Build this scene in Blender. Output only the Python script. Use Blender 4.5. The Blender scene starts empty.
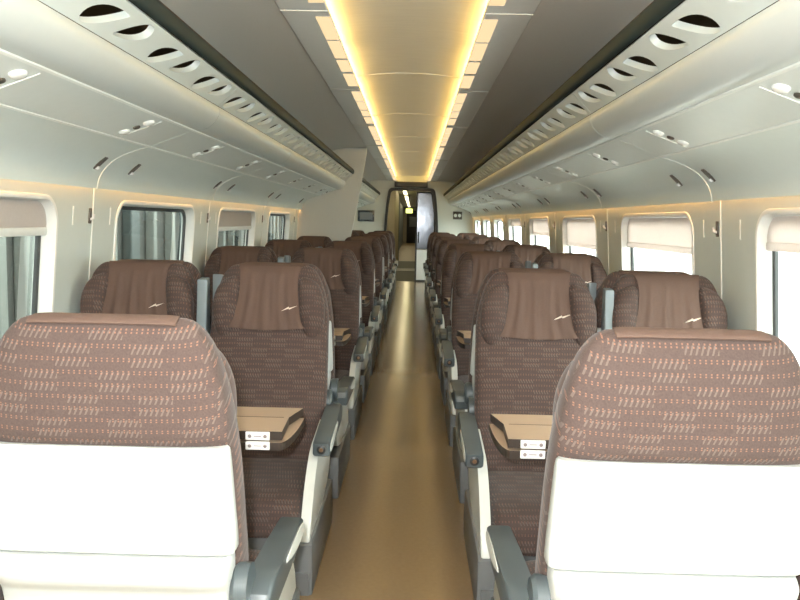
import bpy, bmesh, math, random
from mathutils import Matrix, Vector
random.seed(4)
sc = bpy.context.scene
COL = sc.collection
PI = math.pi

# ------------------------------------------------------------------ constants
CAM = Vector((0.05, 0.0, 1.32))
P = 1.97                 # length of one bay
S0 = 3.40                # a joint between two bays
KMIN, KEND = -4, 7
Y_BACK = S0 + P * KMIN
Y_END = S0 + P * KEND
WALL_B = (1.43, 0.60)    # half width, height where the slanted wall starts
WALL_T = (1.362, 1.50)
SIDE = {-1: 'dim windows', 1: 'glaring windows'}
ORD = ['nearest', 'second', 'third', 'fourth', 'fifth', 'sixth', 'seventh', 'eighth', 'ninth', 'tenth']

# ------------------------------------------------------------------ materials
def new_mat(name):
    m = bpy.data.materials.new(name); m.use_nodes = True
    nt = m.node_tree; nt.nodes.clear()
    out = nt.nodes.new('ShaderNodeOutputMaterial')
    return m, nt, out

def N(nt, t, **kw):
    n = nt.nodes.new(t)
    for k, v in kw.items(): setattr(n, k, v)
    return n

def MA(nt, op, a, b=None, c=None):
    n = nt.nodes.new('ShaderNodeMath'); n.operation = op
    for i, v in enumerate((a, b, c)):
        if v is None: continue
        if isinstance(v, (int, float)): n.inputs[i].default_value = v
        else: nt.links.new(v, n.inputs[i])
    return n.outputs[0]

def mixc(nt, fac, a, b):
    n = nt.nodes.new('ShaderNodeMix'); n.data_type = 'RGBA'
    if isinstance(fac, (int, float)): n.inputs[0].default_value = fac
    else: nt.links.new(fac, n.inputs[0])
    for i, v in ((6, a), (7, b)):
        if isinstance(v, tuple): n.inputs[i].default_value = (*v, 1)
        else: nt.links.new(v, n.inputs[i])
    return n.outputs[2]

def plain(name, col, rough=0.5, metal=0.0, noise=0.04, scale=30, bump=0.0, spec=0.5, coat=0.0):
    m, nt, out = new_mat(name)
    b = N(nt, 'ShaderNodeBsdfPrincipled')
    tc = N(nt, 'ShaderNodeTexCoord'); nz = N(nt, 'ShaderNodeTexNoise')
    nz.inputs['Scale'].default_value = scale; nz.inputs['Detail'].default_value = 4
    nt.links.new(tc.outputs['Object'], nz.inputs['Vector'])
    c = mixc(nt, nz.outputs[0], tuple(x * (1 - noise) for x in col), tuple(min(1, x * (1 + noise)) for x in col))
    nt.links.new(c, b.inputs['Base Color'])
    b.inputs['Roughness'].default_value = rough; b.inputs['Metallic'].default_value = metal
    b.inputs['Specular IOR Level'].default_value = spec
    b.inputs['Coat Weight'].default_value = coat
    if bump:
        bp = N(nt, 'ShaderNodeBump'); bp.inputs['Strength'].default_value = bump; bp.inputs['Distance'].default_value = 0.002
        nt.links.new(nz.outputs[0], bp.inputs['Height']); nt.links.new(bp.outputs[0], b.inputs['Normal'])
    nt.links.new(b.outputs[0], out.inputs[0])
    return m

def emit(name, col, strength):
    m, nt, out = new_mat(name)
    e = N(nt, 'ShaderNodeEmission'); e.inputs[0].default_value = (*col, 1); e.inputs[1].default_value = strength
    nt.links.new(e.outputs[0], out.inputs[0])
    return m

def glass(name, tint, refl=0.10):
    m, nt, out = new_mat(name)
    t = N(nt, 'ShaderNodeBsdfTransparent'); t.inputs[0].default_value = (*tint, 1)
    g = N(nt, 'ShaderNodeBsdfGlossy'); g.inputs['Roughness'].default_value = 0.02
    f = N(nt, 'ShaderNodeLayerWeight'); f.inputs[0].default_value = 0.5
    x = N(nt, 'ShaderNodeMixShader')
    fac = MA(nt, 'ADD', MA(nt, 'MULTIPLY', MA(nt, 'POWER', f.outputs[1], 4.0), 0.8), refl)
    nt.links.new(fac, x.inputs[0]); nt.links.new(t.outputs[0], x.inputs[1]); nt.links.new(g.outputs[0], x.inputs[2])
    nt.links.new(x.outputs[0], out.inputs[0])
    return m

def fabric_mat():
    """woven brown upholstery: rows of small rust dashes and clusters of slanted grey ticks"""
    m, nt, out = new_mat('seat_fabric')
    b = N(nt, 'ShaderNodeBsdfPrincipled'); b.inputs['Roughness'].default_value = 0.9
    b.inputs['Specular IOR Level'].default_value = 0.2
    b.inputs['Sheen Weight'].default_value = 0.10; b.inputs['Sheen Roughness'].default_value = 0.4
    tc = N(nt, 'ShaderNodeTexCoord'); sp = N(nt, 'ShaderNodeSeparateXYZ')
    nt.links.new(tc.outputs['Object'], sp.inputs[0])
    x, y, z = sp.outputs
    v = MA(nt, 'DIVIDE', MA(nt, 'ADD', z, MA(nt, 'MULTIPLY', y, 0.45)), 0.0235)
    u = MA(nt, 'DIVIDE', x, 0.0106)
    fv = MA(nt, 'FRACT', v); iv = MA(nt, 'FLOOR', v)
    dash = MA(nt, 'MULTIPLY', MA(nt, 'LESS_THAN', MA(nt, 'ABSOLUTE', MA(nt, 'SUBTRACT', fv, 0.72)), 0.15),
              MA(nt, 'LESS_THAN', MA(nt, 'FRACT', u), 0.30))
    gap = MA(nt, 'GREATER_THAN', MA(nt, 'ABSOLUTE', MA(nt, 'SUBTRACT', fv, 0.72)), 0.04)
    dash = MA(nt, 'MULTIPLY', dash, gap)
    us = MA(nt, 'ADD', u, MA(nt, 'MULTIPLY', v, 0.9))
    tick = MA(nt, 'MULTIPLY', MA(nt, 'LESS_THAN', MA(nt, 'ABSOLUTE', MA(nt, 'SUBTRACT', fv, 0.45)), 0.30),
              MA(nt, 'LESS_THAN', MA(nt, 'FRACT', us), 0.36))
    half = MA(nt, 'FLOOR', MA(nt, 'DIVIDE', iv, 2.0))
    ph = MA(nt, 'FRACT', MA(nt, 'ADD', MA(nt, 'DIVIDE', u, 13.5), MA(nt, 'MULTIPLY', half, 0.43)))
    clus = MA(nt, 'LESS_THAN', ph, 0.46)
    tick = MA(nt, 'MULTIPLY', tick, clus)
    nz = N(nt, 'ShaderNodeTexNoise'); nz.inputs['Scale'].default_value = 260; nz.inputs['Detail'].default_value = 2
    nt.links.new(tc.outputs['Object'], nz.inputs['Vector'])
    base = mixc(nt, nz.outputs[0], (0.054, 0.036, 0.031), (0.094, 0.066, 0.058))
    c1 = mixc(nt, MA(nt, 'MULTIPLY', tick, 0.32), base, (0.215, 0.175, 0.15))
    c2 = mixc(nt, MA(nt, 'MULTIPLY', dash, 0.5), c1, (0.30, 0.145, 0.095))
    nt.links.new(c2, b.inputs['Base Color'])
    bp = N(nt, 'ShaderNodeBump'); bp.inputs['Strength'].default_value = 0.25; bp.inputs['Distance'].default_value = 0.002
    nt.links.new(nz.outputs[0], bp.inputs['Height']); nt.links.new(bp.outputs[0], b.inputs['Normal'])
    nt.links.new(b.outputs[0], out.inputs[0])
    return m

def floor_mat():
    m, nt, out = new_mat('floor_linoleum')
    b = N(nt, 'ShaderNodeBsdfPrincipled')
    tc = N(nt, 'ShaderNodeTexCoord'); nz = N(nt, 'ShaderNodeTexNoise'); nz.inputs['Scale'].default_value = 60
    nz.inputs['Detail'].default_value = 6
    n2 = N(nt, 'ShaderNodeTexNoise'); n2.inputs['Scale'].default_value = 3.0
    nt.links.new(tc.outputs['Object'], nz.inputs['Vector']); nt.links.new(tc.outputs['Object'], n2.inputs['Vector'])
    c = mixc(nt, nz.outputs[0], (0.215, 0.143, 0.074), (0.27, 0.185, 0.10))
    c = mixc(nt, MA(nt, 'MULTIPLY', n2.outputs[0], 0.25), c, (0.22, 0.145, 0.075))
    nt.links.new(c, b.inputs['Base Color'])
    nt.links.new(MA(nt, 'ADD', MA(nt, 'MULTIPLY', nz.outputs[0], 0.08), 0.15), b.inputs['Roughness'])
    nt.links.new(b.outputs[0], out.inputs[0])
    return m

def metal_panel_mat():
    m, nt, out = new_mat('ceiling_satin_metal')
    b = N(nt, 'ShaderNodeBsdfPrincipled')
    tc = N(nt, 'ShaderNodeTexCoord'); mp = N(nt, 'ShaderNodeMapping'); mp.inputs['Scale'].default_value = (1.5, 14, 1)
    nz = N(nt, 'ShaderNodeTexNoise'); nz.inputs['Scale'].default_value = 4; nz.inputs['Detail'].default_value = 3
    nt.links.new(tc.outputs['Object'], mp.inputs[0]); nt.links.new(mp.outputs[0], nz.inputs['Vector'])
    c = mixc(nt, nz.outputs[0], (0.66, 0.65, 0.60), (0.80, 0.79, 0.73))
    nt.links.new(c, b.inputs['Base Color']); b.inputs['Metallic'].default_value = 0.15; b.inputs['Roughness'].default_value = 0.32
    nt.links.new(b.outputs[0], out.inputs[0])
    return m

M = dict(
    fabric=fabric_mat(),
    cloth=plain('headrest_cloth_brown', (0.118, 0.075, 0.059), 0.85, noise=0.10, scale=200, bump=0.3, spec=0.2),
    emblem=plain('emblem_thread', (0.75, 0.62, 0.52), 0.6),
    shell=plain('seat_shell_white', (0.50, 0.515, 0.50), 0.45),
    cover=plain('seat_cover_white', (0.49, 0.50, 0.485), 0.45),
    grey=plain('armrest_blue_grey', (0.072, 0.088, 0.094), 0.38, noise=0.06),
    post=plain('armrest_underside_grey', (0.19, 0.225, 0.24), 0.45, noise=0.05),
    base=plain('pedestal_grey', (0.14, 0.145, 0.146), 0.4, noise=0.06),
    side=plain('side_panel_white', (0.70, 0.71, 0.67), 0.4),
    brass=plain('button_brass', (0.22, 0.13, 0.075), 0.4, metal=0.6),
    black=plain('black_plastic', (0.02, 0.02, 0.02), 0.4),
    table=plain('table_beige', (0.43, 0.315, 0.22), 0.45, noise=0.03),
    tedge=plain('table_edge_brown', (0.038, 0.026, 0.019), 0.4),
    hinge=plain('hinge_white', (0.78, 0.76, 0.74), 0.35),
    screw=plain('screw_steel', (0.30, 0.25, 0.24), 0.35, metal=0.5),
    wall=plain('wall_panel', (0.56, 0.61, 0.58), 0.5, noise=0.02),
    joint=plain('joint_white', (0.80, 0.82, 0.78), 0.4),
    rack=plain('rack_panel', (0.70, 0.72, 0.68), 0.42, noise=0.02),
    under=plain('rack_underside', (0.70, 0.76, 0.73), 0.5, noise=0.02),
    lamp_panel=plain('lamp_panel', (0.68, 0.72, 0.69), 0.36, noise=0.03),
    nose=plain('nose_panel', (0.54, 0.58, 0.57), 0.32, noise=0.02),
    grille=plain('grille_panel', (0.60, 0.66, 0.65), 0.4, noise=0.02),
    bin=plain('rack_inside_shade_brown', (0.022, 0.016, 0.009), 0.8),  # brown taken near black to stand for shade inside the rack
    rail=plain('rail_dark', (0.022, 0.034, 0.033), 0.6, spec=0.15),
    railtop=plain('rail_painted_glow', (0.085, 0.06, 0.04), 0.6, spec=0.2),  # brown tone for cove light caught on the rail top
    ceil=plain('ceiling_taupe', (0.70, 0.68, 0.63), 0.5, noise=0.03, scale=80),
    ceil_in=plain('ceiling_inner_grey', (0.84, 0.85, 0.82), 0.5, noise=0.03),
    metal=metal_panel_mat(),
    seam=plain('ceiling_seam', (0.75, 0.73, 0.66), 0.3),
    floor=floor_mat(),
    frame=plain('window_frame_white', (0.78, 0.79, 0.76), 0.35, noise=0.02),
    gasket=plain('window_gasket', (0.045, 0.05, 0.05), 0.5),
    glass_l=glass('window_glass', (0.60, 0.63, 0.60), 0.10),
    hook=plain('hook_bronze', (0.10, 0.085, 0.070), 0.4, metal=0.3),
    lens=plain('reading_lamp_lens', (0.88, 0.88, 0.85), 0.2),
    endwall=plain('end_wall', (0.60, 0.62, 0.57), 0.5, noise=0.02),
    part=plain('partition_panel', (0.64, 0.64, 0.60), 0.5, noise=0.02),
    dark=plain('dark_frame', (0.03, 0.028, 0.025), 0.4),
    steel=plain('door_steel', (0.15, 0.16, 0.18), 0.13, metal=0.9, noise=0.3, scale=3, bump=1.0),
    cream=plain('vestibule_cream', (0.55, 0.50, 0.38), 0.5),
    step=plain('gangway_rubber', (0.045, 0.05, 0.045), 0.6),
    tan=plain('far_floor', (0.30, 0.21, 0.11), 0.4),
    bluegrey=plain('far_panel', (0.25, 0.28, 0.30), 0.4),
    out=plain('exterior_wall', (0.05, 0.054, 0.047), 0.8, noise=0.12, scale=2),
    pil=plain('exterior_pilaster', (0.15, 0.163, 0.145), 0.7, noise=0.1, scale=3),
    pild=plain('exterior_pier_dark', (0.05, 0.065, 0.06), 0.6),
    ground=plain('outside_ground', (0.35, 0.35, 0.33), 0.9),
    warm=emit('lamp_warm', (1.0, 0.62, 0.17), 9.0),
    cell=emit('lamp_cell', (1.0, 0.74, 0.42), 0.62),
    val=emit('valance_lamp', (1.0, 0.46, 0.13), 26.0),
    far_lamp=emit('far_lamp', (1.0, 0.85, 0.5), 4.0),
    exit=emit('exit_lamp', (0.75, 0.85, 0.20), 1.6),
)

def blind_mat():
    m, nt, out = new_mat('blind_fabric')
    d = N(nt, 'ShaderNodeBsdfDiffuse'); t = N(nt, 'ShaderNodeBsdfTranslucent'); x = N(nt, 'ShaderNodeMixShader')
    tc = N(nt, 'ShaderNodeTexCoord'); w = N(nt, 'ShaderNodeTexNoise'); w.inputs['Scale'].default_value = 90
    nt.links.new(tc.outputs['Object'], w.inputs['Vector'])
    c = mixc(nt, w.outputs[0], (0.68, 0.62, 0.59), (0.74, 0.68, 0.65))
    nt.links.new(c, d.inputs[0]); nt.links.new(c, t.inputs[0]); x.inputs[0].default_value = 0.42
    nt.links.new(d.outputs[0], x.inputs[1]); nt.links.new(t.outputs[0], x.inputs[2]); nt.links.new(x.outputs[0], out.inputs[0])
    return m
M['blind'] = blind_mat()

# ------------------------------------------------------------------ builders
def obj(name, bm, mats, parent=None, smooth=True, angle=35):
    me = bpy.data.meshes.new(name)
    bmesh.ops.recalc_face_normals(bm, faces=bm.faces)
    bm.to_mesh(me); bm.free()
    for m in (mats if isinstance(mats, (list, tuple)) else [mats]): me.materials.append(m)
    if smooth:
        for p in me.polygons: p.use_smooth = True
        me.set_sharp_from_angle(angle=math.radians(angle))
    o = bpy.data.objects.new(name, me); COL.objects.link(o)
    if parent is not None: o.parent = parent
    return o

def empty(name, loc=(0, 0, 0), rz=0.0):
    o = bpy.data.objects.new(name, None); COL.objects.link(o)
    o.location = loc; o.rotation_euler = (0, 0, rz); o.empty_display_size = 0.1
    return o

def tag(o, label, cat, group=None):
    o['label'] = label; o['category'] = cat
    if group: o['group'] = group
    return o

def struct(o):
    o['kind'] = 'structure'; return o

def copy_tree(o, parent=None):
    c = o.copy(); COL.objects.link(c); c.parent = parent
    for ch in list(o.children): copy_tree(ch, c)
    return c

def ring(bm, pts): return [bm.verts.new(p) for p in pts]

def bridge(bm, a, b):
    n = len(a)
    for i in range(n):
        j = (i + 1) % n
        bm.faces.new((a[i], a[j], b[j], b[i]))

def loft(bm, rings, cap0=True, cap1=True):
    rs = [ring(bm, r) for r in rings]
    for a, b in zip(rs, rs[1:]): bridge(bm, a, b)
    if cap0: bm.faces.new(rs[0][::-1])
    if cap1: bm.faces.new(rs[-1])
    return rs

def sup(n, hx, hy, e=3.5):
    out = []
    for i in range(n):
        t = 2 * PI * i / n
        c, s = math.cos(t), math.sin(t)
        out.append((hx * math.copysign(abs(c) ** (2 / e), c), hy * math.copysign(abs(s) ** (2 / e), s)))
    return out

def interp(keys, t):
    """catmull-rom style interpolation of rows (t, a, b, ...)"""
    if t <= keys[0][0]: return keys[0][1:]
    for i in range(len(keys) - 1):
        a, b = keys[i], keys[i + 1]
        if t <= b[0]:
            u = (t - a[0]) / (b[0] - a[0])
            p = keys[max(0, i - 1)]; q = keys[min(len(keys) - 1, i + 2)]
            res = []
            for k in range(1, len(a)):
                m0 = (b[k] - p[k]) / max(1e-6, b[0] - p[0]) * (b[0] - a[0])
                m1 = (q[k] - a[k]) / max(1e-6, q[0] - a[0]) * (b[0] - a[0])
                u2, u3 = u * u, u * u * u
                res.append((2*u3-3*u2+1)*a[k] + (u3-2*u2+u)*m0 + (-2*u3+3*u2)*b[k] + (u3-u2)*m1)
            return res
    return keys[-1][1:]

def box(bm, x0, x1, y0, y1, z0, z1, bev=0.0, seg=2, mat=0):
    vs = [bm.verts.new(p) for p in ((x0,y0,z0),(x1,y0,z0),(x1,y1,z0),(x0,y1,z0),(x0,y0,z1),(x1,y0,z1),(x1,y1,z1),(x0,y1,z1))]
    fs = [bm.faces.new([vs[i] for i in f]) for f in ((3,2,1,0),(4,5,6,7),(0,1,5,4),(1,2,6,5),(2,3,7,6),(3,0,4,7))]
    for f in fs: f.material_index = mat
    if bev:
        es = list({e for f in fs for e in f.edges})
        r = bmesh.ops.bevel(bm, geom=es, offset=bev, segments=seg, profile=0.5, affect='EDGES')
        for f in r['faces']: f.material_index = mat

def prism(bm, pts, axis, a0, a1, bev=0.0, seg=2):
    """closed 2D outline extruded along an axis ('x','y','z'); the outline's two coordinates are the other axes in order"""
    def P3(p, a):
        return {'x': (a, p[0], p[1]), 'y': (p[0], a, p[1]), 'z': (p[0], p[1], a)}[axis]
    A = [bm.verts.new(P3(p, a0)) for p in pts]; B = [bm.verts.new(P3(p, a1)) for p in pts]
    fs = [bm.faces.new(A[::-1]), bm.faces.new(B)]
    es = list(fs[0].edges) + list(fs[1].edges)
    bridge(bm, A, B)
    if bev: bmesh.ops.bevel(bm, geom=es, offset=bev, segments=seg, profile=0.5, affect='EDGES')

def disc(bm, c, r, axis, d, n=20, bev=0.0):
    """cylinder with its base centre at c, along axis by d"""
    pts = []
    for i in range(n):
        a = 2 * PI * i / n
        u, v = r * math.cos(a), r * math.sin(a)
        pts.append((u, v))
    def P3(u, v, w):
        return {'x': (c[0]+w, c[1]+u, c[2]+v), 'y': (c[0]+u, c[1]+w, c[2]+v), 'z': (c[0]+u, c[1]+v, c[2]+w)}[axis]
    rings = [[P3(u, v, 0) for u, v in pts], [P3(u, v, d * 0.75) for u, v in pts], [P3(u*0.85, v*0.85, d) for u, v in pts]]
    loft(bm, rings)

def smooth_poly(pts, it=2):
    for _ in range(it):
        q = []
        n = len(pts)
        for i in range(n):
            a, b = pts[i], pts[(i + 1) % n]
            q.append(tuple(0.75 * a[k] + 0.25 * b[k] for k in range(len(a))))
            q.append(tuple(0.25 * a[k] + 0.75 * b[k] for k in range(len(a))))
        pts = q
    return pts

def rrect(u0, u1, v0, v1, r, n=8):
    r = max(0.001, r)
    out = []
    for cx, cy, a0 in ((u1 - r, v1 - r, 0), (u0 + r, v1 - r, PI/2), (u0 + r, v0 + r, PI), (u1 - r, v0 + r, 1.5*PI)):
        for i in range(n + 1):
            a = a0 + (PI / 2) * i / n
            out.append((cx + r * math.cos(a), cy + r * math.sin(a)))
    return out

def holed_panel(name, outer, holes, thick, mat, parent=None, mw=None):
    """flat sheet with holes (2D outlines), local z is its thickness"""
    cu = bpy.data.curves.new(name, 'CURVE'); cu.dimensions = '2D'; cu.fill_mode = 'BOTH'; cu.extrude = thick / 2
    for loop in [outer] + holes:
        s = cu.splines.new('POLY'); s.points.add(len(loop) - 1)
        for p, q in zip(s.points, loop): p.co = (q[0], q[1], 0, 1)
        s.use_cyclic_u = True
    t = bpy.data.objects.new(name + '_tmp', cu); COL.objects.link(t)
    dg = bpy.context.evaluated_depsgraph_get(); dg.update()
    me = bpy.data.meshes.new_from_object(t.evaluated_get(dg))
    bpy.data.objects.remove(t); bpy.data.curves.remove(cu)
    me.name = name; me.materials.clear(); me.materials.append(mat)
    if mw is not None: me.transform(mw)
    o = bpy.data.objects.new(name, me); COL.objects.link(o)
    if parent is not None: o.parent = parent
    return o

# ------------------------------------------------------------------ seats
BACK = [  # z, front y, back y, half width
    (0.26, -0.135, -0.045, 0.212), (0.34, -0.150, -0.030, 0.228), (0.50, -0.125, 0.015, 0.253), (0.70, -0.075, 0.055, 0.2555),
    (0.83, -0.040, 0.085, 0.2535), (0.868, -0.030, 0.112, 0.2525), (0.885, -0.026, 0.124, 0.252), (0.96, -0.012, 0.130, 0.242),
    (1.02, 0.000, 0.128, 0.227), (1.065, 0.012, 0.121, 0.210), (1.095, 0.026, 0.110, 0.191), (1.112, 0.042, 0.096, 0.172), (1.118, 0.055, 0.083, 0.157)]

def backrest_bm():
    bm = bmesh.new(); rs = []
    zs = [0.26 + 0.02 * i for i in range(31)] + [0.868, 0.876, 0.885, 0.90, 0.92, 0.94, 0.96, 0.98, 1.0, 1.02, 1.035, 1.05, 1.065, 1.08, 1.09, 1.10, 1.107, 1.112, 1.116, 1.118]
    for z in zs:
        f, b, h = interp(BACK, z)
        c, d = (f + b) / 2, (b - f) / 2
        rs.append([(x, c + y, z) for x, y in sup(44, h, d, 4.2)])
    loft(bm, rs)
    return bm

def shell_bm():
    """white rear shell with forward-wrapping sides"""
    bm = bmesh.new(); rs = []
    K = [(0.632, 0.020, 0.084, 0.251), (0.638, 0.012, 0.092, 0.255), (0.75, 0.040, 0.112, 0.2535), (0.84, 0.060, 0.125, 0.2505), (0.862, 0.070, 0.125, 0.249), (0.867, 0.075, 0.121, 0.245)]
    for z in (0.632, 0.638, 0.66, 0.69, 0.72, 0.75, 0.78, 0.81, 0.84, 0.855, 0.862, 0.867):
        f, b, h = interp(K, z)
        rs.append([(x, (f + b) / 2 + y, z) for x, y in sup(44, h, (b - f) / 2, 6.0)])
    loft(bm, rs)
    return bm

def lower_cover_bm():
    bm = bmesh.new(); rs = []
    K = [(0.30, -0.06, 0.02, 0.20), (0.36, -0.06, 0.045, 0.226), (0.46, -0.05, 0.062, 0.238), (0.545, -0.03, 0.078, 0.240), (0.575, -0.02, 0.104, 0.243), (0.600, -0.01, 0.112, 0.245), (0.615, -0.005, 0.110, 0.245), (0.630, 0.0, 0.098, 0.242)]
    for z in (0.30, 0.32, 0.36, 0.40, 0.44, 0.48, 0.52, 0.545, 0.555, 0.565, 0.575, 0.588, 0.60, 0.608, 0.615, 0.623, 0.630):
        f, b, h = interp(K, z)
        rs.append([(x, (f + b) / 2 + y, z) for x, y in sup(44, h, (b - f) / 2, 6.0)])
    loft(bm, rs)
    return bm

def bolster_bm(s):
    """one side wing of the headrest"""
    bm = bmesh.new(); rs = []
    K = [(0.800, -0.020, 0.012, 0.185), (0.815, -0.035, 0.030, 0.186), (0.87, -0.056, 0.050, 0.186), (0.95, -0.060, 0.055, 0.184), (1.01, -0.048, 0.050, 0.176), (1.05, -0.025, 0.040, 0.162), (1.07, 0.0, 0.020, 0.150), (1.074, 0.012, 0.010, 0.147)]
    for z in [0.80 + 0.274 * i / 22 for i in range(23)]:
        f, h, cx = interp(K, z)
        back = 0.05 if z < 1.0 else 0.05 + (z - 1.0) * 0.2
        rs.append([(s * (cx + x), (f + back) / 2 + y, z) for x, y in sup(24, h, (back - f) / 2, 2.4)])
    loft(bm, rs)
    return bm

CLOTH = [(0.1075, 1.1105, 0.146), (0.103, 1.1145, 0.147), (0.090, 1.1195, 0.147), (0.068, 1.1235, 0.144), (0.042, 1.119, 0.136), (0.018, 1.098, 0.128),
         (0.000, 1.065, 0.124), (-0.014, 1.02, 0.124), (-0.028, 0.965, 0.130), (-0.038, 0.915, 0.142), (-0.045, 0.878, 0.156), (-0.049, 0.856, 0.165)]
def cloth_bm():
    bm = bmesh.new(); rows = []
    keys = [(i, *c) for i, c in enumerate(CLOTH)]
    nv, nu = 36, 40
    for j in range(nv + 1):
        t = 11 * j / nv
        y, z, h = interp(keys, t)
        row = []
        for i in range(nu + 1):
            a = -1 + 2 * i / nu
            w = max(0.0, min(1.0, (t - 4) / 4)) * 0.0032
            fold = w * (math.sin(a * 14 + 0.8 * math.sin(t)) + 0.6 * math.sin(a * 25 + 1.3))
            zz = z - 0.006 * math.cos(a * 2.2) * (1 if j == nv else 0) - 0.010 * max(0, (abs(a) - 0.86)) * (1 if t < 5 else 0)
            row.append(bm.verts.new((a * h, y + fold - 0.003 * (1 - abs(a)) * (1 if t > 5 else 0), zz)))
        rows.append(row)
    for r0, r1 in zip(rows, rows[1:]):
        for i in range(nu): bm.faces.new((r0[i], r0[i+1], r1[i+1], r1[i]))
    bmesh.ops.recalc_face_normals(bm, faces=bm.faces)
    bmesh.ops.solidify(bm, geom=list(bm.faces), thickness=0.004)
    return bm

def emblem_bm():
    """thin stitched zigzag mark on the cloth"""
    bm = bmesh.new()
    pts = [(x + 0.030, z + 0.050) for x, z in ((0.030, 0.882), (0.060, 0.9005), (0.0605, 0.8945), (0.094, 0.9035), (0.0635, 0.889), (0.062, 0.8935))]
    A = [bm.verts.new((x, -0.0465, z)) for x, z in pts]; B = [bm.verts.new((x, -0.030, z)) for x, z in pts]
    bm.faces.new(A[::-1]); bm.faces.new(B); bridge(bm, A, B)
    return bm

def cushion_bm():
    bm = bmesh.new(); rs = []
    K = [(-0.685, 0.246, 0.020, 0.190), (-0.680, 0.252, 0.044, 0.212), (-0.655, 0.262, 0.068, 0.226), (-0.58, 0.274, 0.078, 0.230), (-0.35, 0.272, 0.070, 0.230), (-0.20, 0.268, 0.068, 0.228), (-0.10, 0.268, 0.062, 0.222), (-0.08, 0.268, 0.045, 0.21)]
    for y in (-0.685, -0.683, -0.680, -0.67, -0.655, -0.63, -0.58, -0.50, -0.42, -0.35, -0.28, -0.20, -0.14, -0.10, -0.085, -0.08):
        c, hz, hx = interp(K, y)
        ringp = []
        for x, z in sup(40, hx, hz, 4.0):
            dip = 0.010 * (1 - (x / hx) ** 2) * (1 if z > 0 else 0) * min(1, (y + 0.685) / 0.12)
            ringp.append((x, y, c + z - dip))
        rs.append(ringp)
    loft(bm, rs)
    return bm

def pedestal_bm(s):
    bm = bmesh.new()
    a, b = sorted((s * 0.185, s * 0.283))
    prism(bm, [(-0.680, 0.0), (-0.02, 0.0), (0.0, 0.05), (-0.02, 0.200), (-0.67, 0.200), (-0.690, 0.185)], 'x', a, b, 0.008)
    prism(bm, [(-0.686, 0.0), (-0.68, 0.0), (-0.68, 0.085), (-0.698, 0.085)], 'x', a + 0.012, b - 0.012, 0.002, 1)   # front foot plate
    a, b = sorted((s * 0.19, -s * 0.235))
    box(bm, a, b, -0.60, -0.08, 0.12, 0.205, 0.01)
    return bm

def side_panel_bm(s):
    bm = bmesh.new()
    pts = smooth_poly([(-0.05, 0.49), (-0.20, 0.475), (-0.40, 0.455), (-0.47, 0.43), (-0.57, 0.36), (-0.70, 0.200), (-0.65, 0.180), (-0.30, 0.20), (-0.02, 0.24), (0.0, 0.45)], 2)
    a, b = sorted((s * 0.236, s * 0.272))
    prism(bm, pts, 'x', a, b, 0.008)
    return bm

ARM_PTS = [(0.030, 0.500), (0.020, 0.522), (-0.02, 0.535), (-0.10, 0.528), (-0.30, 0.512), (-0.475, 0.500), (-0.492, 0.492), (-0.492, 0.448), (-0.475, 0.440), (-0.30, 0.450), (-0.12, 0.456), (-0.02, 0.452), (0.020, 0.465)]
def arm_bm(s):
    bm = bmesh.new()
    a, b = sorted((s * 0.254, s * 0.319))
    prism(bm, ARM_PTS, 'x', a, b, 0.010, 3)
    return bm

def arm_insert_bm(s):
    bm = bmesh.new()
    a, b = sorted((s * 0.312, s * 0.3215))
    prism(bm, smooth_poly([(-0.47, 0.492), (-0.485, 0.470), (-0.46, 0.452), (-0.30, 0.468), (-0.16, 0.505), (-0.30, 0.505)], 1), 'x', a, b, 0.002, 1)
    return bm

def make_seat(aisle):
    """aisle = +1/-1: armrest, side panel and pedestal on that local side; the seat faces local -y, origin on the floor"""
    root = empty('train_seat')
    obj('backrest', backrest_bm(), M['fabric'], root)
    obj('rear_shell', shell_bm(), M['shell'], root)['label'] = 'white plastic rear shell'
    obj('lower_cover', lower_cover_bm(), M['cover'], root)
    for s in (-1, 1): obj('headrest_wing', bolster_bm(s), M['fabric'], root)
    c = obj('headrest_cloth', cloth_bm(), M['cloth'], root); c['label'] = 'plain brown headrest cloth'
    obj('emblem', emblem_bm(), M['emblem'], c, smooth=False)
    obj('seat_cushion', cushion_bm(), M['fabric'], root)
    obj('pedestal', pedestal_bm(aisle), M['base'], root)
    return root

def add_arm(root, s):
    obj('side_panel', side_panel_bm(s), M['side'], root)
    a = obj('armrest', arm_bm(s), M['grey'], root)
    obj('white_insert', arm_insert_bm(s), M['side'], a)
    bm = bmesh.new(); aa, bb = sorted((s * 0.240, s * 0.276)); disc(bm, (aa, 0.012, 0.535), 0.052, 'x', bb - aa, 28); obj('pivot', bm, M['grey'], a)
    bm = bmesh.new(); disc(bm, (s * 0.287, -0.491, 0.470), 0.0165, 'y', -0.006, 24); k = obj('button_ring', bm, M['black'], a)
    bm = bmesh.new(); disc(bm, (s * 0.287, -0.496, 0.470), 0.0080, 'y', -0.004, 18); obj('button', bm, M['brass'], a)

def add_raised_arm(root, s, x0, x1):
    bm = bmesh.new()
    a, b = sorted((s * x0, s * x1))
    prism(bm, [(-0.035, 0.55), (-0.045, 0.80), (-0.022, 1.056), (0.030, 1.062), (0.030, 0.80), (0.035, 0.55)], 'x', a, b, 0.006, 2)
    obj('raised_armrest', bm, M['post'], root)['label'] = 'blue-grey armrest folded upright'
    bm = bmesh.new(); disc(bm, (a, -0.0, 0.565), 0.045, 'x', b - a, 24); obj('pivot', bm, M['grey'], root)

protos = {}
for s in (-1, 1):
    a = make_seat(s); add_arm(a, s); protos['aisle', s] = a
    w = make_seat(-s); add_raised_arm(w, s, 0.262, 0.304); protos['window', -1, s] = w
    w = make_seat(-s); add_raised_arm(w, s, 0.228, 0.264); protos['window', 1, s] = w     # raised armrest towards the aisle, pedestal by the wall
    protos['plain', s] = make_seat(-s)
used = set()

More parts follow.
